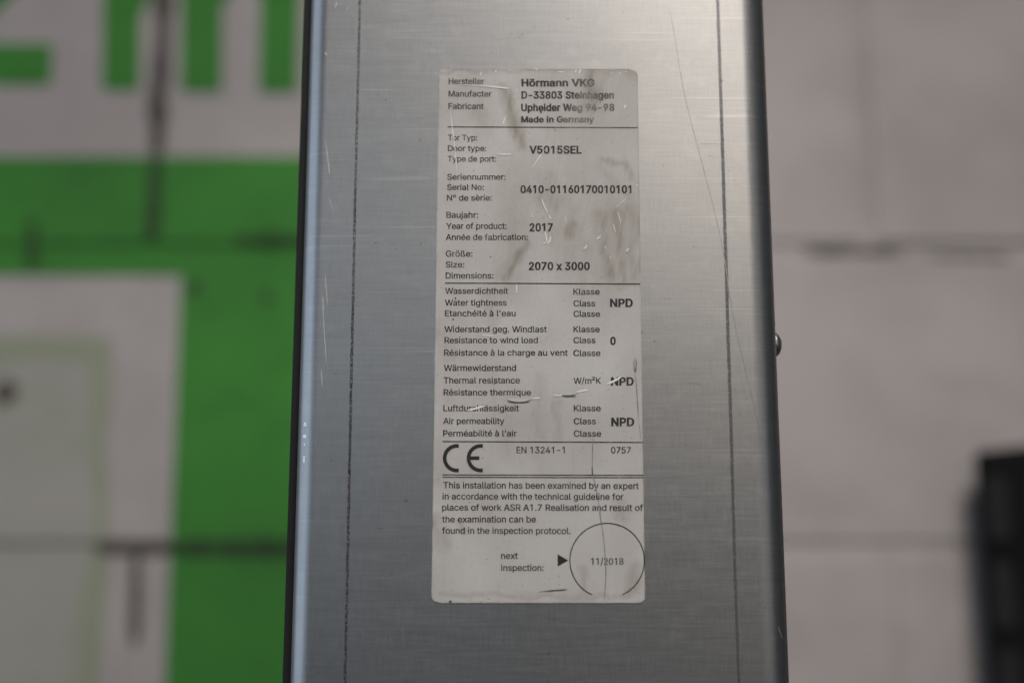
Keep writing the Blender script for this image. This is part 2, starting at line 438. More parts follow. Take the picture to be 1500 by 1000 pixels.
# outline: rounded corners, traced on the face's own plane in millimetres
def outline_px():
    TL, TR, BR, BL = (642.6, 100.0), (934.2, 101.2), (945.0, 883.2), (631.8, 882.6)
    pts = []
    def corner(c, a, b, r):
        c, a, b = Vector(c), Vector(a), Vector(b)
        da, db = (a - c).normalized(), (b - c).normalized()
        for i in range(7):
            t = i / 6
            p0, p1 = c + da * r, c + db * r
            pts.append(tuple((1 - t) ** 2 * p0 + 2 * t * (1 - t) * c + t * t * p1))
    corner(TL, BL, TR, 10); corner(TR, TL, BR, 12); corner(BR, TR, BL, 11); corner(BL, BR, TL, 12)
    return pts
out = outline_px()
def inside_span(v):
    xs = []
    for i in range(len(out)):
        (ax, ay), (bx, by) = out[i], out[(i + 1) % len(out)]
        if (ay <= v) != (by <= v): xs.append(ax + (bx - ax) * (v - ay) / (by - ay))
    return (min(xs), max(xs)) if len(xs) >= 2 else None
rows, NV, NU = [], 330, 120
v0, v1 = 101.25, 882.55
for j in range(NV + 1):
    e = j / NV
    e = e if 0.02 < e < 0.98 else e
    v = v0 + (v1 - v0) * e
    sp = inside_span(v)
    if sp: rows.append((v, sp))
verts, faces, att = [], [], []
for v, (a, b) in rows:
    for i in range(NU + 1):
        u = a + (b - a) * i / NU
        edge = min(i, NU - i) == 0
        verts.append(tuple(at(u, v, Y_POST - (TH_S if not edge else TH_S * 0.7)))); e = min(i * (b - a) / NU, (NU - i) * (b - a) / NU, v - v0, v1 - v); att.append(min(1.0, stain(u, v) + 0.35 * max(0.0, 1 - e / 2.6) * (0.8 + mnoise.noise(Vector((u * .1, v * .1, 2))))))
W1 = NU + 1
for j in range(len(rows) - 1):
    for i in range(NU): faces.append((j * W1 + i, j * W1 + i + 1, (j + 1) * W1 + i + 1, (j + 1) * W1 + i))
rim = [j * W1 for j in range(len(rows))] + [(len(rows) - 1) * W1 + i for i in range(1, W1)] + [j * W1 + NU for j in range(len(rows) - 2, -1, -1)] + [i for i in range(NU - 1, 0, -1)]
base = len(verts)
for k in rim:
    p = verts[k]; verts.append((p[0], Y_POST - 0.00001, p[2])); att.append(0.6)
for i in range(len(rim)):
    j = (i + 1) % len(rim); faces.append((rim[i], rim[j], base + j, base + i))
me = bpy.data.meshes.new('sticker'); me.from_pydata(verts, [], faces); me.update()
bm = bmesh.new(); bm.from_mesh(me); bmesh.ops.recalc_face_normals(bm, faces=bm.faces); bm.to_mesh(me); bm.free()
a = me.attributes.new('dirt', 'FLOAT', 'POINT')
a.data.foreach_set('value', att)
def paper_mat():
    t = NT('worn_silver_paper')
    d = t.n('ShaderNodeAttribute', attribute_name='dirt').outputs['Fac']
    fine = t.noise(900, 3, (1, 1, 1), 0.6); st = t.noise(1.0, 3, (900, 900, 60), 0.6); big = t.noise(45, 4)
    c = t.mix(t.ramp(big, 0.3, 0.7), (0.525, 0.512, 0.502), (0.58, 0.569, 0.559))
    c = t.mix(t.ramp(st, 0.55, 0.75, 0, 0.16), c, (0.36, 0.345, 0.33))
    c = t.mix(t.math('MULTIPLY', d, 0.95), c, (0.25, 0.222, 0.182))
    sp = t.ramp(t.noise(1500, 1, (1, 1, 1)), 0.72, 0.77, 0, 0.5)
    c = t.mix(sp, c, (0.18, 0.165, 0.15))
    t.bump(t.math('ADD', big, t.math('MULTIPLY', fine, 0.15)), 0.12, 0.0012)
    return t.set(Base_Color=c, Roughness=0.52, IOR=1.38)
M_PAPER = paper_mat()
sticker = link('sticker', me, M_PAPER, post)
sticker['label'] = 'dirty scratched grey type plate sticker with black printing'

def ink_mat():
    t = NT('black_print')
    x, y, z = t.xyz()
    def blob(u, v, r):
        c = at(u, v, Y_POST); s = (at(u + 1, v, Y_POST) - c).x
        d = t.math('SQRT', t.math('ADD', t.math('POWER', t.math('SUBTRACT', x, c.x), 2.0), t.math('POWER', t.math('SUBTRACT', z, c.z), 2.0)))
        return t.math('SUBTRACT', 1.0, t.ramp(d, 0.25 * r * s, 1.25 * r * s))
    w = None
    for u, v, r, k in ((858, 160, 26, 1.0), (880, 166, 30, .85), (846, 176, 26, .9), (905, 148, 28, .6), (868, 125, 26, .5), (862, 140, 22, .8)):
        m = t.math('MULTIPLY', blob(u, v, r), k)
        w = m if w is None else t.math('MAXIMUM', w, m)
    n1 = t.ramp(t.noise(1400, 3, (1, 1, 1), 0.65), 0.34, 0.66)
    n2 = t.ramp(t.noise(200, 3, (1, 1, 1), 0.6), 0.44, 0.74, 0.0, 0.40)
    wear = t.math('ADD', t.math('MULTIPLY', w, t.math('ADD', 0.35, t.math('MULTIPLY', n1, 0.4))), t.math('MULTIPLY', n2, n1), clamp=True)
    c = t.mix(wear, (0.030, 0.027, 0.027), (0.36, 0.335, 0.315))
    return t.set(Base_Color=c, Roughness=0.5, IOR=1.35)
M_INK = ink_mat()

GLYPHS = json.loads(r'''{" ":[369,[]],"\u0027":[405,[[153,624,138,1000,266,1000,252,624]]],"-":[891,[[662,481,662,369,224,369,224,481]]],".":[369,[[187,-9,153,-2,124,17,104,46,97,81,104,115,124,144,153,164,187,170,222,164,251,144,271,115,277,81,271,46,251,17,222,-2]]],"/":[490,[[462,1047,140,-150,28,-150,350,1047]]],"0":[891,[[446,-13,342,2,255,47,186,122,135,223,104,349,94,499,104,649,136,776,187,878,256,952,343,998,446,1013,548,998,635,952,704,878,755,776,786,649,797,499,786,349,755,223,705,122,636,47,549,2],[446,97,513,109,570,145,616,203,649,283,669,382,676,499,669,618,649,717,616,797,570,855,513,891,446,903,377,891,320,855,275,797,242,717,222,618,215,499,222,382,242,283,275,203,320,145,377,109]]],"1":[891,[[542,1000,542,0,417,0,417,881,411,881,169,703,169,839,390,1000]]],"2":[891,[[126,0,126,93,555,555,587,600,611,642,625,685,630,730,623,780,605,823,575,857,537,883,491,898,440,903,385,897,339,880,301,851,273,813,255,766,250,711,129,711,139,796,169,869,218,930,281,976,357,1004,442,1013,527,1004,601,976,663,932,710,875,739,808,749,732,744,677,729,624,702,569,660,508,602,437,300,119,300,111,765,111,765,0]]],"3":[891,[[428,-13,341,-5,261,19,192,59,138,113,102,180,86,259,215,259,226,211,249,171,282,139,325,116,374,103,430,98,488,103,541,119,585,146,618,183,640,229,647,285,641,337,621,386,588,427,540,459,476,480,395,487,308,487,308,588,566,881,566,889,137,889,137,1000,732,1000,732,905,415,547,415,568,518,567,606,542,677,498,729,437,762,365,772,285,761,202,728,130,676,70,607,24,523,-4]]],"4":[891,[[78,207,78,311,485,1000,611,1000,213,326,213,319,812,319,812,207],[554,0,554,624,674,624,674,0]]],"5":[891,[[435,-13,350,-5,275,22,212,64,163,118,130,183,117,256,240,256,250,213,271,175,302,143,341,118,385,103,435,98,492,105,543,127,585,160,617,205,638,258,644,319,637,380,616,435,583,480,540,515,488,537,428,544,378,540,329,528,285,508,252,483,132,497,189,1000,720,1000,720,889,296,889,263,593,268,593,305,619,349,639,399,651,451,656,517,649,578,631,632,601,678,561,716,511,745,454,763,390,768,321,758,229,725,149,674,81,607,30,526,-3]]],"6":[891,[[445,-13,357,-3,280,29,215,79,166,146,135,227,125,318,133,392,157,470,201,560,270,669,496,1000,633,1000,297,513,286,513,302,541,324,565,352,587,385,603,421,614,462,617,547,608,621,579,681,533,727,471,755,396,764,309,754,221,723,143,674,78,609,28,532,-3],[445,95,500,102,548,123,587,156,618,199,637,251,644,309,637,368,618,419,587,462,548,494,500,515,445,521,390,515,342,495,302,463,271,420,252,370,246,311,252,252,271,200,302,156,342,123,390,102]]],"7":[891,[[191,0,636,881,636,889,122,889,122,1000,768,1000,768,882,324,0]]],"8":[891,[[445,-13,350,-4,266,22,198,65,146,121,113,189,102,266,108,327,128,384,158,433,199,474,246,504,300,520,300,525,234,554,182,605,149,672,138,748,148,820,178,884,225,938,287,979,361,1005,445,1013,528,1005,602,979,663,938,710,884,740,820,750,748,739,672,706,605,655,554,591,525,591,520,643,504,690,474,730,433,761,384,781,327,788,266,777,189,744,121,692,65,623,22,540,-4],[445,97,507,102,560,118,603,145,635,180,655,223,662,272,655,325,634,371,600,409,556,438,504,456,445,462,385,456,333,438,289,409,255,371,234,325,227,272,233,223,253,180,285,145,329,118,382,102],[445,569,495,574,539,590,576,616,604,650,622,691,628,738,622,785,605,826,577,859,541,884,496,899,445,904,393,899,349,884,312,859,284,826,267,785,261,738,267,691,284,650,312,616,349,590,394,574]]],"9":[891,[[444,1013,532,1003,610,971,674,921,723,854,754,773,764,682,756,608,733,530,688,440,619,331,394,0,256,0,593,487,604,487,588,459,537,413,505,397,468,386,428,383,343,392,269,421,209,467,163,529,134,604,125,691,135,780,166,858,216,922,280,972,357,1003],[444,905,390,898,342,877,302,844,272,801,253,749,246,691,253,632,272,581,302,538,342,506,390,485,444,479,499,485,548,505,588,537,618,580,637,631,644,689,637,748,618,800,588,844,548,877,500,898]]],":":[369,[[187,-9,153,-2,124,17,104,46,97,81,104,115,124,144,153,164,187,170,222,164,251,144,271,115,277,81,271,46,251,17,222,-2],[187,532,153,539,124,558,104,587,97,621,104,656,124,685,153,705,187,711,222,705,251,685,271,656,277,621,271,587,251,558,222,539]]],"A":[943,[[32,0,396,1000,543,1000,910,0,777,0,543,656,456,940,482,940,374,595,167,0],[216,279,216,391,727,391,727,279]]],"B":[897,[[118,0,118,1000,474,1000,569,991,646,964,706,923,749,869,774,805,783,735,777,677,760,629,734,591,700,562,661,540,619,524,619,515,667,506,714,483,756,447,791,399,814,340,821,268,813,196,787,131,742,77,677,35,592,9,485,0],[245,112,481,112,581,123,648,157,686,207,699,268,692,317,673,361,642,399,601,429,549,447,488,454,245,454],[245,561,468,561,520,566,566,582,605,608,635,642,654,683,660,732,649,793,614,843,556,877,472,888,245,888]]],"C":[1003,[[526,-13,403,2,295,49,205,125,137,227,94,352,79,499,94,647,137,773,205,875,295,951,403,998,526,1013,599,1008,669,991,733,964,790,926,840,879,880,822,910,758,930,685,803,685,788,733,765,776,737,812,702,842,663,866,620,883,574,893,526,896,438,884,361,850,296,793,246,715,214,617,203,499,214,382,246,284,296,207,361,150,439,116,526,104,574,107,620,118,663,135,702,158,737,188,765,225,788,267,803,315,930,315,911,243,881,178,840,122,791,74,734,37,669,9,600,-8]]],"D":[987,[[430,0,189,0,189,112,422,112,534,124,625,159,695,216,745,293,775,389,785,502,775,614,745,709,696,785,628,842,541,876,434,888,183,888,183,1000,443,1000,579,985,693,940,785,868,852,769,894,646,907,502,893,357,852,233,783,134,689,60,571,15],[245,1000,245,0,118,0,118,1000]]],"E":[823,[[118,0,118,1000,732,1000,732,888,245,888,245,562,699,562,699,450,245,450,245,112,738,112,738,0]]],"F":[806,[[118,0,118,1000,726,1000,726,888,245,888,245,547,681,547,681,435,245,435,245,0]]],"G":[1023,[[528,-13,403,2,294,49,204,125,136,227,93,353,79,499,93,647,136,773,203,875,293,951,400,998,521,1013,597,1008,669,990,735,961,793,922,842,874,883,818,913,755,932,685,802,685,784,732,761,773,733,809,700,839,662,864,620,882,573,892,521,896,436,884,360,850,295,793,246,715,214,617,203,499,214,382,246,285,296,207,362,150,440,116,528,104,608,113,678,140,735,183,779,242,806,314,815,398,854,391,556,391,556,503,940,503,940,393,926,278,886,179,823,97,740,37,641,-1]]],"H":[1016,[[118,0,118,1000,245,1000,245,568,771,568,771,1000,898,1000,898,0,771,0,771,456,245,456,245,0]]],"K":[917,[[205,286,205,425,379,637,715,1000,881,1000,454,542,448,543],[118,0,118,1000,245,1000,245,0],[732,0,369,509,448,608,882,0]]],"L":[772,[[118,0,118,1000,245,1000,245,112,710,112,710,0]]],"M":[1235,[[118,0,118,1000,298,1000,623,129,632,96,604,96,693,368,936,1000,1116,1000,1116,0,991,0,997,899,1008,899,896,572,672,0,562,0,220,899,234,899,240,572,240,0]]],"N":[1029,[[118,0,118,1000,268,1000,762,210,813,108,796,105,784,383,784,1000,911,1000,911,0,760,0,291,749,211,889,234,892,246,572,246,0]]],"P":[874,[[118,0,118,1000,462,1000,568,990,653,958,719,909,766,845,794,769,803,683,794,598,766,522,719,457,653,407,568,376,462,365,215,365,215,477,457,477,528,483,584,503,626,535,655,577,672,627,677,683,672,740,655,789,626,831,584,862,527,882,456,889,245,889,245,0]]],"R":[883,[[118,0,118,1000,464,1000,569,990,655,960,721,913,767,851,795,777,805,692,795,607,767,534,721,473,654,427,569,398,464,389,189,389,189,501,459,501,530,507,585,524,627,553,656,591,673,637,679,692,673,748,656,796,627,835,585,864,529,882,458,889,245,889,245,0],[694,0,452,450,595,450,841,0]]],"S":[878,[[440,-17,338,-9,251,18,179,61,126,118,90,188,75,268,205,268,217,216,243,172,280,139,327,115,381,101,440,97,504,102,562,118,610,145,648,181,671,224,679,274,673,317,653,352,622,379,582,402,481,437,361,470,251,512,169,568,119,641,102,732,113,811,147,880,201,936,270,979,353,1005,446,1013,540,1005,621,978,689,936,741,882,775,817,788,743,663,743,642,810,594,860,526,891,442,901,382,896,329,880,285,855,253,822,233,783,226,738,234,692,257,656,292,627,376,589,565,536,660,496,705,467,744,432,776,388,796,336,803,272,792,195,760,125,707,66,636,21,546,-8]]],"T":[882,[[62,888,62,1000,819,1000,819,888,505,888,505,0,379,0,379,888]]],"U":[1017,[[509,-16,398,-5,303,30,225,85,166,157,130,243,118,340,118,1000,244,1000,244,350,252,282,277,222,315,172,368,134,433,109,509,101,585,109,650,134,702,172,740,222,764,282,772,350,772,1000,899,1000,899,340,887,243,850,157,792,85,714,30,619,-5]]],"V":[943,[[401,0,32,1000,166,1000,423,270,487,60,461,60,569,405,776,1000,910,1000,546,0]]],"W":[1349,[[305,0,32,1000,162,1000,378,132,387,78,372,78,440,385,602,1000,746,1000,967,132,977,78,960,78,1028,385,1186,1000,1316,1000,1042,0,895,0,706,700,660,934,687,934,643,705,453,0]]],"Y":[928,[[400,0,400,409,32,1000,179,1000,437,574,491,453,440,453,494,576,551,677,749,1000,895,1000,527,409,527,0]]],"a":[765,[[314,-17,247,-10,186,10,134,42,94,88,68,144,60,212,66,270,85,316,114,352,152,380,197,400,298,424,496,452,521,462,537,477,542,501,537,547,524,583,502,612,471,633,432,646,385,650,335,646,293,634,259,615,231,591,211,565,197,538,81,572,112,633,154,680,205,715,261,738,321,751,381,756,470,746,517,731,562,708,602,675,634,630,655,570,662,494,662,0,544,0,544,102,536,102,495,48,464,23,423,2,374,-12],[335,89,397,96,448,115,488,145,518,183,536,226,542,271,542,373,510,358,303,323,264,312,230,296,203,274,186,244,181,206,185,171,200,142,224,119,255,103,292,93]]],"b":[834,[[451,-16,389,-10,339,7,300,33,271,61,232,115,220,115,220,0,103,0,103,1000,223,1000,223,628,232,628,270,680,299,708,337,733,387,750,450,756,538,744,615,709,679,652,727,575,757,481,767,371,757,261,727,166,679,89,616,32,539,-4],[433,92,497,101,549,129,591,172,621,229,639,297,645,372,639,447,621,513,591,569,550,612,497,639,433,648,369,640,317,613,276,572,246,517,228,450,221,372,228,294,246,226,276,170,318,128,370,101]]],"c":[778,[[407,-16,312,-4,230,32,161,90,110,167,78,261,67,368,78,478,110,572,161,649,230,707,312,744,407,756,461,752,511,741,558,724,600,700,637,669,668,633,693,591,711,544,595,515,571,568,531,611,476,639,443,646,407,648,340,639,285,610,243,565,213,508,195,441,189,368,195,297,213,231,243,174,285,130,340,101,407,91,477,101,532,130,555,150,588,201,598,230,713,201,696,153,671,110,639,73,602,42,559,17,512,-1,461,-12]]],"d":[834,[[384,-16,296,-4,219,32,155,89,107,166,77,261,67,371,77,481,108,575,156,652,220,709,297,744,385,756,448,750,497,733,536,708,565,680,602,628,611,628,611,1000,731,1000,731,0,615,0,615,115,603,115,564,61,534,33,496,7,446,-10],[402,92,465,101,517,128,559,170,589,226,607,294,613,372,607,450,589,517,559,572,518,613,465,640,402,648,337,639,284,612,243,569,213,513,195,447,189,372,195,297,213,229,243,172,285,129,338,101]]],"e":[794,[[417,-16,316,-4,230,32,161,90,109,167,78,260,67,367,78,475,109,569,159,647,226,706,308,743,403,756,464,751,522,735,578,709,628,670,670,619,702,554,723,475,730,333,147,333,147,434,664,434,609,397,603,467,585,528,556,578,516,617,465,641,403,649,341,641,288,616,245,578,214,530,195,474,189,415,189,349,196,273,217,209,251,158,297,121,353,98,417,91,460,94,499,104,532,120,561,143,584,172,601,207,717,179,694,124,659,77,612,38,555,9,490,-10]]],"f":[499,[[448,746,448,643,13,643,13,746],[158,0,158,848,166,907,188,955,222,993,266,1020,316,1036,368,1042,437,1036,477,1024,447,921,405,931,383,932,336,925,303,904,285,870,279,823,279,0]]],"g":[836,[[407,-296,330,-291,263,-274,207,-249,162,-216,126,-178,99,-136,199,-80,239,-130,267,-154,303,-173,349,-187,407,-191,489,-180,555,-148,598,-92,612,-11,612,134,602,134,563,82,534,54,496,31,446,15,383,9,298,20,221,52,157,105,108,177,77,268,67,376,77,484,108,577,157,652,221,709,298,744,385,756,448,750,498,733,537,708,566,680,605,627,615,627,615,746,732,746,732,-17,721,-106,689,-177,637,-230,571,-267,493,-289],[403,116,466,124,518,148,559,186,590,238,608,302,614,379,608,454,590,519,560,573,519,614,466,640,403,648,338,639,285,612,243,570,213,516,195,451,189,379,195,305,214,241,244,188,286,149,339,124]]],"h":[806,[[223,446,223,0,103,0,103,1000,223,1000,223,565,201,565,243,653,299,712,368,745,447,756,518,748,580,724,631,685,670,631,694,560,702,472,702,0,582,0,582,462,571,540,537,598,483,635,413,647,362,641,316,624,278,595,248,556,230,506]]],"i":[328,[[103,0,103,746,223,746,223,0],[164,870,133,876,106,894,87,919,81,950,87,981,106,1006,133,1024,164,1030,197,1024,224,1006,242,981,248,950,242,919,224,894,197,876]]],"j":[328,[[103,746,223,746,223,-59,218,-123,200,-178,169,-222,127,-254,73,-274,-19,-281,-19,-170,49,-163,80,-141,97,-106,103,-57],[164,870,132,876,105,894,87,919,81,950,87,981,105,1006,132,1024,164,1030,196,1024,223,1006,242,981,248,950,242,919,223,894,196,876]]],"k":[748,[[216,268,216,416,237,416,559,746,708,746,362,392,348,392],[103,0,103,1000,223,1000,223,0],[578,0,291,365,376,450,732,0]]],"l":[372,[[274,-5,198,6,145,40,114,93,103,166,103,1000,223,1000,223,194,227,151,236,122,255,107,334,107,355,5]]],"m":[1199,[[103,0,103,746,220,746,221,581,211,581,231,635,260,680,297,715,338,739,384,754,431,759,506,747,565,709,607,652,631,579,614,579,633,631,663,674,702,710,748,737,801,754,858,759,921,752,977,731,1025,695,1063,646,1087,581,1095,501,1095,0,974,0,974,499,963,568,929,615,880,641,823,650,776,644,736,629,703,603,679,570,664,531,659,486,659,0,539,0,539,511,529,567,497,611,450,640,392,650,350,645,310,629,275,604,247,568,229,523,223,468,223,0]]],"n":[805,[[223,446,223,0,103,0,103,746,219,746,220,565,201,565,243,653,299,712,368,745,447,756,518,748,580,724,631,685,669,631,694,560,702,472,702,0,582,0,582,462,571,540,537,598,483,635,413,647,362,641,316,624,278,595,248,556,230,506]]],"o":[816,[[407,-16,312,-4,230,32,161,90,110,167,78,261,67,368,78,478,110,572,161,649,230,707,312,744,407,756,504,744,587,707,655,649,706,572,738,478,749,368,738,261,706,167,655,90,587,32,504,-4],[407,91,476,101,531,130,574,174,604,231,622,297,628,368,622,441,604,507,574,565,531,610,476,639,407,648,340,639,285,610,243,565,213,508,195,441,189,368,195,297,213,231,243,174,285,130,340,101]]],"p":[834,[[103,-281,103,746,220,746,220,628,232,628,270,680,299,708,337,733,387,750,450,756,538,744,615,709,679,652,727,575,757,481,767,371,757,261,727,166,679,89,616,32,539,-4,451,-16,389,-10,339,7,301,33,271,61,232,115,223,115,223,-281],[433,92,497,101,549,129,591,172,621,229,639,297,645,372,639,447,621,513,591,569,550,612,497,639,433,648,369,640,317,613,276,572,246,517,228,450,221,372,228,294,246,226,276,170,318,128,370,101]]],"q":[834,[[731,-281,611,-281,611,115,602,115,564,61,534,33,496,7,446,-10,384,-16,296,-4,219,32,155,89,107,166,77,261,67,371,77,481,108,575,156,652,220,709,297,744,385,756,448,750,497,733,536,708,565,680,603,628,615,628,615,746,731,746],[402,92,465,101,517,128,559,170,589,226,607,294,613,372,607,450,589,517,559,572,518,613,465,640,402,648,337,639,284,612,243,569,213,513,195,447,189,372,195,297,213,229,243,172,285,129,338,101]]],"r":[509,[[103,0,103,746,219,746,219,631,227,631,255,682,300,722,355,748,451,756,479,754,479,634,407,640,357,635,313,618,276,592,247,557,229,515,223,466,223,0]]],"s":[717,[[358,-16,285,-10,220,7,166,35,121,74,89,125,70,185,185,209,207,156,244,118,294,97,356,89,426,98,481,122,515,159,527,202,520,238,499,267,465,289,417,305,293,334,205,365,142,409,104,467,92,538,101,599,128,652,170,695,226,728,293,749,368,756,439,750,499,732,548,704,588,667,617,622,637,570,527,545,508,585,477,620,431,645,368,654,307,646,257,623,224,588,213,545,221,507,244,478,282,456,338,438,451,411,540,381,602,337,639,280,651,209,642,147,614,93,570,47,511,13,439,-9]]],"t":[447,[[401,746,401,643,13,643,13,746],[128,926,248,926,248,192,253,150,267,120,294,104,364,100,397,105,419,3,331,-8,245,4,181,42,141,102,128,183]]],"u":[806,[[358,-10,288,-2,226,21,175,60,136,115,111,186,103,273,103,746,223,746,223,283,235,206,269,147,323,111,393,99,444,104,490,122,528,151,557,190,576,240,582,300,582,746,702,746,702,0,586,0,586,181,604,181,562,92,505,33,437,1]]],"v":[765,[[319,0,34,746,166,746,348,238,404,41,362,41,440,305,599,746,730,746,445,0]]],"w":[1115,[[270,0,44,746,171,746,302,268,344,81,324,81,405,420,495,746,622,746,750,267,791,81,769,81,852,420,944,746,1070,746,844,0,724,0,544,664,571,664,487,338,391,0]]],"x":[744,[[41,0,560,746,703,746,184,0],[192,746,703,0,560,0,50,746]]],"y":[765,[[93,-272,121,-168,174,-177,204,-175,231,-165,256,-145,278,-114,319,-3,34,746,166,746,348,237,404,41,361,41,440,305,600,746,730,746,401,-114,376,-167,347,-210,313,-243,274,-267,230,-281,152,-284]]],"z":[748,[[82,0,82,90,499,628,499,635,94,635,94,746,654,746,654,650,248,118,248,111,666,111,666,0]]],"°":[621,[[311,556,252,564,198,587,151,622,115,668,92,722,85,781,92,841,115,895,151,942,198,978,252,1000,311,1008,370,1000,424,978,470,942,506,895,529,841,536,781,529,722,506,668,470,622,424,587,370,564],[311,657,344,661,374,674,399,693,419,719,432,748,436,781,432,815,419,845,399,870,374,890,344,903,311,907,278,903,248,890,222,870,203,845,190,815,186,781,190,748,203,719,222,693,248,674,278,661]]],"²":[599,[[77,601,77,684,356,907,389,945,397,964,399,983,392,1016,368,1041,333,1057,291,1062,247,1057,213,1041,191,1015,183,981,72,981,88,1051,134,1106,204,1141,291,1153,382,1142,452,1108,498,1057,513,993,506,947,481,899,430,844,238,699,238,694,529,694,529,601]]],"ß":[868,[[240,712,240,0,118,0,118,712,137,844,195,938,281,995,387,1013,450,1007,512,988,567,956,612,910,642,849,652,773,649,727,639,690,575,587,565,563,561,536,567,502,585,474,711,369,743,337,769,299,787,253,793,197,784,135,760,83,720,41,668,11,604,-7,530,-13,466,-9,407,3,358,20,322,40,368,145,427,114,468,102,521,98,584,105,632,126,662,160,672,205,666,242,648,273,590,328,520,381,488,411,461,446,443,486,438,535,441,572,452,602,520,694,531,724,534,762,523,825,491,868,444,894,387,902,323,891,277,856,249,797]]],"à":[765,[[314,-17,247,-10,186,10,134,42,94,88,68,144,60,212,66,270,85,316,114,352,152,380,197,400,298,424,496,452,521,462,537,477,542,501,537,547,524,583,502,612,471,633,432,646,385,650,335,646,293,634,259,615,231,591,211,565,197,538,81,572,112,633,154,680,205,715,261,738,321,751,381,756,470,746,517,731,562,708,602,675,634,630,655,570,662,494,662,0,544,0,544,102,536,102,495,48,464,23,423,2,374,-12],[335,89,397,96,448,115,488,145,518,183,536,226,542,271,542,373,510,358,303,323,264,312,230,296,203,274,186,244,181,206,185,171,200,142,224,119,255,103,292,93],[325,843,195,1040,330,1040,423,843]]],"ä":[765,[[314,-17,247,-10,186,10,134,42,94,88,68,144,60,212,66,270,85,316,114,352,152,380,197,400,298,424,496,452,521,462,537,477,542,501,537,547,524,583,502,612,471,633,432,646,385,650,335,646,293,634,259,615,231,591,211,565,197,538,81,572,112,633,154,680,205,715,261,738,321,751,381,756,470,746,517,731,562,708,602,675,634,630,655,570,662,494,662,0,544,0,544,102,536,102,495,48,464,23,423,2,374,-12],[335,89,397,96,448,115,488,145,518,183,536,226,542,271,542,373,510,358,303,323,264,312,230,296,203,274,186,244,181,206,185,171,200,142,224,119,255,103,292,93],[513,870,483,876,457,894,439,919,434,950,439,980,457,1006,483,1023,513,1029,544,1023,569,1006,587,980,593,950,587,919,569,894,544,876],[231,870,200,876,174,894,157,919,151,950,157,980,174,1006,200,1023,231,1029,261,1023,287,1006,304,980,310,950,304,919,287,894,261,876]]],"è":[794,[[417,-16,316,-4,230,32,161,90,109,167,78,260,67,367,78,475,109,569,159,647,226,706,308,743,403,756,464,751,522,735,578,709,628,670,670,619,702,554,723,475,730,333,147,333,147,434,664,434,609,397,603,467,585,528,556,578,516,617,465,641,403,649,341,641,288,616,245,578,214,530,195,474,189,415,189,349,196,273,217,209,251,158,297,121,353,98,417,91,460,94,499,104,532,120,561,143,584,172,601,207,717,179,694,124,659,77,612,38,555,9,490,-10],[353,843,223,1040,358,1040,452,843]]],"é":[794,[[417,-16,316,-4,230,32,161,90,109,167,78,260,67,367,78,475,109,569,159,647,226,706,308,743,403,756,464,751,522,735,578,709,628,670,670,619,702,554,723,475,730,333,147,333,147,434,664,434,609,397,603,467,585,528,556,578,516,617,465,641,403,649,341,641,288,616,245,578,214,530,195,474,189,415,189,349,196,273,217,209,251,158,297,121,353,98,417,91,460,94,499,104,532,120,561,143,584,172,601,207,717,179,694,124,659,77,612,38,555,9,490,-10],[348,843,442,1040,576,1040,446,843]]],"ö":[816,[[407,-16,312,-4,230,32,161,90,110,167,78,261,67,368,78,478,110,572,161,649,230,707,312,744,407,756,504,744,587,707,655,649,706,572,738,478,749,368,738,261,706,167,655,90,587,32,504,-4],[407,91,476,101,531,130,574,174,604,231,622,297,628,368,622,441,604,507,574,565,531,610,476,639,407,648,340,639,285,610,243,565,213,508,195,441,189,368,195,297,213,231,243,174,285,130,340,101],[549,870,518,876,493,894,475,919,469,950,475,980,493,1006,518,1023,549,1029,579,1023,605,1006,622,980,628,950,622,919,605,894,579,876],[266,870,236,876,210,894,192,919,187,950,192,980,210,1006,236,1023,266,1029,297,1023,322,1006,340,980,346,950,340,919,322,894,297,876]]]}''')
OFF_INK = TH_S + 0.00004
from mathutils.geometry import delaunay_2d_cdt
GCACHE = {}
def glyph(ch, bold):
    """filled triangles of one character (outlines may cross themselves: non-zero winding)"""
    if (ch, bold) in GCACHE: return GCACHE[ch, bold]
    LP = []
    for L in GLYPHS[ch][1]:
        P = [Vector((L[i] / 1000, L[i + 1] / 1000)) for i in range(0, len(L), 2)]
        if bold:
            Q = []; n = len(P)
            for i in range(n):
                d1 = (P[i] - P[i - 1]).normalized(); d2 = (P[(i + 1) % n] - P[i]).normalized()
                n1, n2 = Vector((-d1.y, d1.x)), Vector((-d2.y, d2.x))
                m = n1 + n2; k = max(0.5, 1 + n1.dot(n2)) if m.length > 1e-6 else 1
                Q.append(P[i] + Vector((m.x * 1.25, m.y * 0.75)) * (bold / k))
            P = Q
        LP.append(P)
    vs, es = [], []
    for P in LP:
        k = len(vs); vs += P; es += [(k + i, k + (i + 1) % len(P)) for i in range(len(P))]
    if not vs: return GCACHE.setdefault((ch, bold), ([], []))
    ov, oe, of, *_ = delaunay_2d_cdt(vs, es, [], 0, 1e-5)
    tris = []
    for f in of:
        c = sum((ov[i] for i in f), Vector((0, 0))) / len(f); w = 0
        for P in LP:
            for i in range(len(P)):
                p, q = P[i], P[(i + 1) % len(P)]
                if (p.y <= c.y) != (q.y <= c.y):
                    x = p.x + (q.x - p.x) * (c.y - p.y) / (q.y - p.y)
                    if x > c.x: w += 1 if q.y > p.y else -1
        if w: tris.append(tuple(f))
    return GCACHE.setdefault((ch, bold), ([tuple(v) for v in ov], tris))
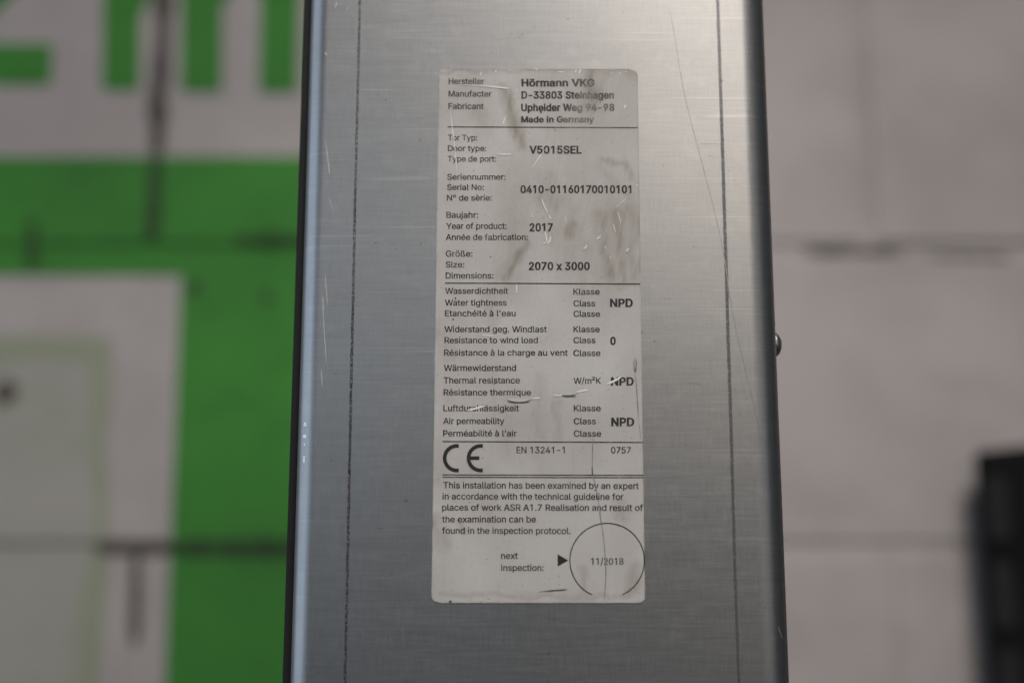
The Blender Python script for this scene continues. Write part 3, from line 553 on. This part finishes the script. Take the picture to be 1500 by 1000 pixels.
def text_line(s, u0, u1, base, cap, bold=0.0, slope=0.0, parent=None, name='text_line'):
    x = 0.0; V = []; F = []
    for ch in s:
        vs, tr = glyph(ch, bold); k = len(V)
        used = sorted({i for f in tr for i in f}); mp = {j: k + n for n, j in enumerate(used)}
        V += [(x + vs[j][0], vs[j][1]) for j in used]; F += [tuple(mp[i] for i in f) for f in tr]
        x += GLYPHS[ch][0] / 1000 * 0.955 + bold * 1.2
    a = min(v[0] for v in V); b = max(v[0] for v in V)
    W = [tuple(at(u0 + (u1 - u0) * (vx - a) / (b - a), base + slope * (vx - a) / (b - a) - vy * cap, Y_POST - OFF_INK)) for vx, vy in V]
    me = bpy.data.meshes.new(name); me.from_pydata(W, [], F); me.update()
    return link(name, me, M_INK, parent or sticker)

B = 0.058
LINES = [  # text, left, right, baseline, cap height, bold (photo pixels)
 ('Hersteller', 657.1, 709.6, 123.4, 8.5, 0), ('Manufacter', 657, 720.2, 141.7, 8.5, 0), ('Fabricant', 656.8, 708.5, 159.9, 8.5, 0),
 ('Hörmann VKG', 763.7, 871.3, 126.5, 10.2, 1), ('D-33803 Steinhagen', 763.7, 899.4, 144.5, 10.2, 1), ('Upheider Weg 94-98', 763.3, 900, 162.7, 10.2, 1), ('Made in Germany', 763.3, 870.8, 179.4, 8.6, 1),
 ('Tor Typ:', 656, 699, 205.9, 8.3, 0), ('Door type:', 656, 712.5, 221.5, 8.3, 0), ('Type de port:', 655.7, 726.8, 236.9, 8.3, 0), ('V5015SEL', 775.2, 852.1, 224.9, 10.8, 1),
 ('Seriennummer:', 654.9, 740.6, 263.3, 8.3, 0), ('Serial No:', 654.9, 708.7, 278.3, 8.3, 0), ('N° de sèrie:', 654.6, 720.6, 293.9, 8.3, 0), ('0410-01160170010101', 762.4, 925.0, 282.7, 10.8, 1),
 ('Baujahr:', 653.8, 700.4, 319.1, 8.6, 0), ('Year of product:', 653.5, 742.2, 335.2, 8.6, 0), ('Année de fabrication:', 652.9, 773.4, 351.5, 8.6, 0), ('2017', 775.6, 809.9, 338.6, 11.2, 1),
 ('Größe:', 652.9, 692.2, 375.9, 8.8, 0), ('Size:', 652.9, 680.1, 391.7, 8.6, 0), ('Dimensions:', 652.7, 723, 407.8, 8.6, 0), ('2070 x 3000', 774.5, 864, 395.2, 11, 1),
 ('Wasserdichtheit', 652, 744.4, 430.2, 8.6, 0), ('Water tightness', 651.6, 742.2, 447.4, 8.6, 0), ("Etanchéité à l'eau", 651.6, 755.4, 463, 8.6, 0),
 ('Klasse', 839.8, 878.5, 431.3, 8.6, 0), ('Class', 840, 871.9, 448.5, 8.6, 0), ('Classe', 840, 879, 463.8, 8.6, 0), ('NPD', 893.5, 927, 449.2, 11.3, 1),
 ('Widerstand geg. Windlast', 650.9, 800.9, 486.3, 8.6, 0), ('Resistance to wind load', 651.1, 787.9, 502.3, 8.6, 0), ('Résistance à la charge au vent', 650.5, 831.7, 520.6, 8.6, 0),
 ('Klasse', 840, 878.5, 486.3, 8.6, 0), ('Class', 840, 872.4, 502.3, 8.6, 0), ('Classe', 840, 879.6, 521.2, 8.6, 0), ('0', 893.9, 902, 504.5, 10.9, 1),
 ('Wärmewiderstand', 650.2, 756, 543, 8.8, 0), ('Thermal resistance', 649.8, 761.5, 561.2, 8.8, 0), ('Résistance thermique', 649.8, 777.8, 578.8, 8.8, 0),
 ('W/m²K', 840, 880.5, 561.7, 8.8, 0), ('NPD', 895, 928.4, 564, 11.3, 1),
 ('Luftdurchlässigkeit', 649.4, 760.2, 601.9, 8.8, 0), ('Air permeability', 649.1, 738.9, 620.6, 8.8, 0), ("Perméabilité à l'air", 649.1, 756.9, 638.7, 8.8, 0),
 ('Klasse', 840.5, 880, 601.9, 8.8, 0), ('Class', 840.5, 873, 621, 8.8, 0), ('Classe', 840.5, 880.7, 639.1, 8.8, 0), ('NPD', 895.4, 929.1, 623.4, 11.5, 1),
 ('EN 13241-1', 756.5, 827.3, 663.3, 9.2, 0), ('0757', 895, 924.3, 663.5, 9.2, 0),
 ('This installation has been examined by an expert', 649.4, 935.7, 714.6, 9.2, 0, 1.2), ('in accordance with the technical guideline for', 648.1, 913.3, 731, 9.2, 0, .6),
 ('places of work ASR A1.7 Realisation and result of', 647.5, 942.0, 747.2, 9.2, 0, .6), ('the examination can be', 647.5, 785.1, 764.6, 9.2, 0), ('found in the inspection protocol.', 647.5, 835.9, 781.1, 9.2, 0, .4),
 ('next', 733.9, 758.6, 818, 9.2, 0), ('inspection:', 733.9, 796.4, 835.5, 9.2, 0), ('11/2018', 865.7, 913.3, 826.5, 9.6, 0)]
for L in LINES:
    s, a, b, base_, cap, bo = L[:6]
    text_line(s, a, b, base_, cap, B if bo else 0.022, L[6] if len(L) > 6 else 0.0)

# rules
for (ua, va, ub, vb, w) in ((655.6, 186.0, 934.6, 187.3, 1.5), (652, 414.5, 937.6, 416, 1.6), (648.3, 646.4, 941.9, 647.6, 1.5), (648.2, 695.1, 942.2, 695.8, 1.5), (648.2, 698.6, 942.4, 699.2, 1.5)):
    ribbons('rule_line', [([(ua, va), (ub, vb)], w, (0, 0))], OFF_INK, M_INK, sticker)

# CE mark: two letters cut from rings
def ring_px(bm, cx, cy, ro, ri, a0, a1, n=40):
    prev = None
    for i in range(n + 1):
        a = R(a0 + (a1 - a0) * i / n)
        q = [bm.verts.new(at(cx + r * math.cos(a), cy - r * math.sin(a), Y_POST - OFF_INK)) for r in (ro, ri)]
        if prev: bm.faces.new((prev[0], prev[1], q[1], q[0]))
        prev = q
def quad_px(bm, pts): bm.faces.new([bm.verts.new(at(u, v, Y_POST - OFF_INK)) for u, v in pts])
M_SOLID = plain('solid_black_print', (0.016, 0.015, 0.015), 0.5, 0, 0.15, 600)
bm = bmesh.new(); cy = 670.7; ro, ri = 20.7, 15.2
for cx in (669.3, 704.3):
    ring_px(bm, cx, cy, ro, ri, 90, 270)
    e = 2.8 if cx < 680 else 3.0
    quad_px(bm, [(cx, cy - ro), (cx + e, cy - ro), (cx + e, cy - ri), (cx, cy - ri)])
    quad_px(bm, [(cx, cy + ri), (cx + e, cy + ri), (cx + e, cy + ro), (cx, cy + ro)])
quad_px(bm, [(689, cy - 2.7), (702.2, cy - 2.7), (702.2, cy + 2.7), (689, cy + 2.7)])
from_bm('conformity_mark', bm, M_SOLID, sticker)
bm = bmesh.new(); quad_px(bm, [(816.7, 811), (832.4, 820.4), (816.9, 829.2)][0:3])
from_bm('arrow_mark', bm, M_SOLID, sticker)
bm = bmesh.new(); ring_px(bm, 889.4, 820.6, 55.4, 53.8, -66, 246.5, 120)
from_bm('date_circle', bm, M_INK, sticker)

# damage on the sticker
M_WHITE = plain('bare_white_paper', (0.80, 0.78, 0.75), 0.6, 0, 0.08, 700)
M_DASH = plain('dark_pen', (0.055, 0.055, 0.065), 0.5, 0, 0.3, 900)
M_TEAR_SHADE = plain('tear_shadow_grey', (0.10, 0.098, 0.092), 0.5, 0, 0.3, 900)
M_CREASE = plain('grey_crease', (0.27, 0.262, 0.272), 0.5, 0, 0.3, 900)
OFF_S = TH_S + 0.00009
ribbons('scratch', [
 ([(676, 123.8), (700, 125.5), (722, 127.2), (746, 129.8)], 2.3, (0.7, 0.05)), ([(658.5, 158), (663, 190), (667, 225), (670, 258)], 0.9), ([(741, 169), (737, 181)], 1.2, (0.4, 0)),
 ([(727, 226), (738, 226.4), (751, 226.2)], 2.0), ([(799, 218), (788, 233), (777.5, 249)], 1.2), ([(916.5, 153.5), (914.3, 159)], 2.0), ([(817, 105.3), (827.5, 106.2)], 1.8),
 ([(842.4, 107), (844.2, 101.6)], 1.5), ([(848.4, 108), (850.4, 101)], 1.5), ([(703, 111), (705.5, 105)], 1.3), ([(725.5, 106), (727, 102)], 1.3), ([(746, 102), (747, 104)], 1.4), ([(784, 101.6), (788, 102.4)], 1.4), ([(895, 106), (895.5, 108)], 1.4),
 ([(908, 106), (909, 109.5)], 1.3), ([(916.5, 103), (917, 105.5)], 1.3), ([(756, 131.5), (757.5, 132.5)], 1.4),
 ([(792.8, 289.5), (797, 301), (803.5, 314.5)], 1.9), ([(804, 315), (807.3, 321)], 2.0), ([(778.6, 311), (781, 319)], 1.2), ([(828, 316), (829.5, 327)], 0.8), ([(917, 291), (909, 298), (900.5, 305)], 1.0),
 ([(904.5, 309), (907, 317), (909.6, 328)], 1.0), ([(898.3, 327), (900, 334), (901.8, 341)], 1.1), ([(880, 344.5), (877, 348.5), (873, 351)], 1.7), ([(859.3, 358), (857.8, 362.5), (853, 364.2)], 1.8), ([(921.8, 362.6), (919, 366), (916, 367.3)], 1.5),
 ([(798, 338), (800.2, 347), (801.3, 355)], 2.0), ([(806.5, 345), (805.2, 353), (800.5, 357.3)], 2.0), ([(794.5, 356.6), (800.5, 355.5)], 1.6), ([(886, 360), (887.5, 364)], 0.9), ([(893.2, 375.5), (894.5, 377.5)], 1.3),
 ([(757.6, 416.5), (756.7, 423), (757.6, 430)], 1.8), ([(705, 490.2), (715, 491.5), (725, 491.6)], 1.7), ([(838, 481), (840.5, 483)], 1.0), ([(933, 270), (934, 272)], 1.5),
 ([(888, 563), (899, 558), (911, 551.5)], 3.0), ([(683.5, 601), (698, 597.6), (712, 593.6)], 3.0), ([(777, 584), (784, 583.2), (791, 582.6)], 2.8, (.5, .1)), ([(809, 579.3), (818, 579), (828, 577.5)], 2.0), ([(843, 574.5), (852, 572.4), (861, 571)], 2.6, (.3, .1)),
 ([(824, 144.0), (826, 147.5)], 1.4), ([(752, 141), (756, 141.5)], .8)], OFF_S, M_WHITE, sticker)
# small lifted tears in the film
for q, w in (([(743, 584.4), (752, 585.6), (766, 586.0), (779, 584.2)], 4.6), ([(823, 577.8), (832, 576.6), (845, 576.2)], 3.6)):
    bm = bmesh.new(); ribbon(bm, q, w, OFF_S + 0.00006, (.3, .3), 0.00008); from_bm('lifted_tear', bm, M_PAPER, sticker)
ribbons('tear_shadow', [([(742, 587.2), (752, 588.8), (764, 589.0), (777, 588.2)], 1.7), ([(823, 579.8), (834, 580.2), (844, 580.0)], 1.7)], OFF_S + 0.00002, M_TEAR_SHADE, sticker)  # dark ribbon below each tear, its shadow put into the colour
ribbons('crease', [([(929.6, 545), (932, 562), (934, 590), (936, 618)], 1.3), ([(936, 618), (937.5, 632), (938, 646)], 0.7),
                   ([(868.5, 640), (867.8, 665), (868.4, 694), (873, 713), (879, 752), (884.6, 792), (887.6, 838), (886, 866), (884.6, 880)], 1.4, (.05, .1))], OFF_S, M_CREASE, sticker)
ribbons('pen_mark', [([(788, 866.2), (808, 864.6), (831, 862.8)], 1.7, (.5, .1)), ([(867.3, 682), (867.8, 697)], 1.6), ([(717.8, 376), (719.6, 377)], 2), ([(666.4, 435.5), (668, 438)], 2.2), ([(663, 468.6), (664.8, 466.8)], 2.2),
                     ([(812.5, 190), (814, 191)], 1.6), ([(657.5, 880.2), (662, 880.4)], 2.4), ([(791, 163), (793, 166)], 1.8)], OFF_S, M_DASH, sticker)
# metal splinter pressed into the right edge
bm = bmesh.new()
ribbon(bm, [(930.2, 521), (929.4, 532), (930.6, 544)], 1.2, OFF_S + 0.00008, (0.1, 0.1), 0.00008)
ribbon(bm, [(930.2, 521), (932.6, 531), (931.6, 544)], 1.2, OFF_S + 0.0001, (0.1, 0.1), 0.00008)
from_bm('metal_splinter', bm, M_SCREW, sticker)
M_CHIP = plain('bare_zinc_chip', (0.85, 0.88, 0.9), 0.35, 0.7, 0.05, 700)
bm = bmesh.new()
def chip(u, v, w, h):
    p = at(u, v, Y_POST)
    ang = R(55); r = RB + 0.00003                 # on the rounded left bend
    c = Vector((XL + RB - r * math.cos(ang), Y_POST + RB - r * math.sin(ang), p.z))
    tx = Vector((-math.sin(ang), math.cos(ang), 0)); s = 0.000167
    bm.faces.new([bm.verts.new(c + tx * a * w * s * 0.5 + Vector((0, 0, b * h * s * 0.5))) for a, b in ((-1, -1), (1, -0.8), (0.9, 1), (-0.8, 0.9))])
for q in ((446, 619, 5, 3), (447, 622, 7, 2), (446, 638, 7, 5), (446, 650, 3, 3), (447, 668, 5, 2), (445, 672, 4, 4), (449, 675, 3, 4)): chip(*q)
from_bm('bare_chip', bm, M_CHIP, face)
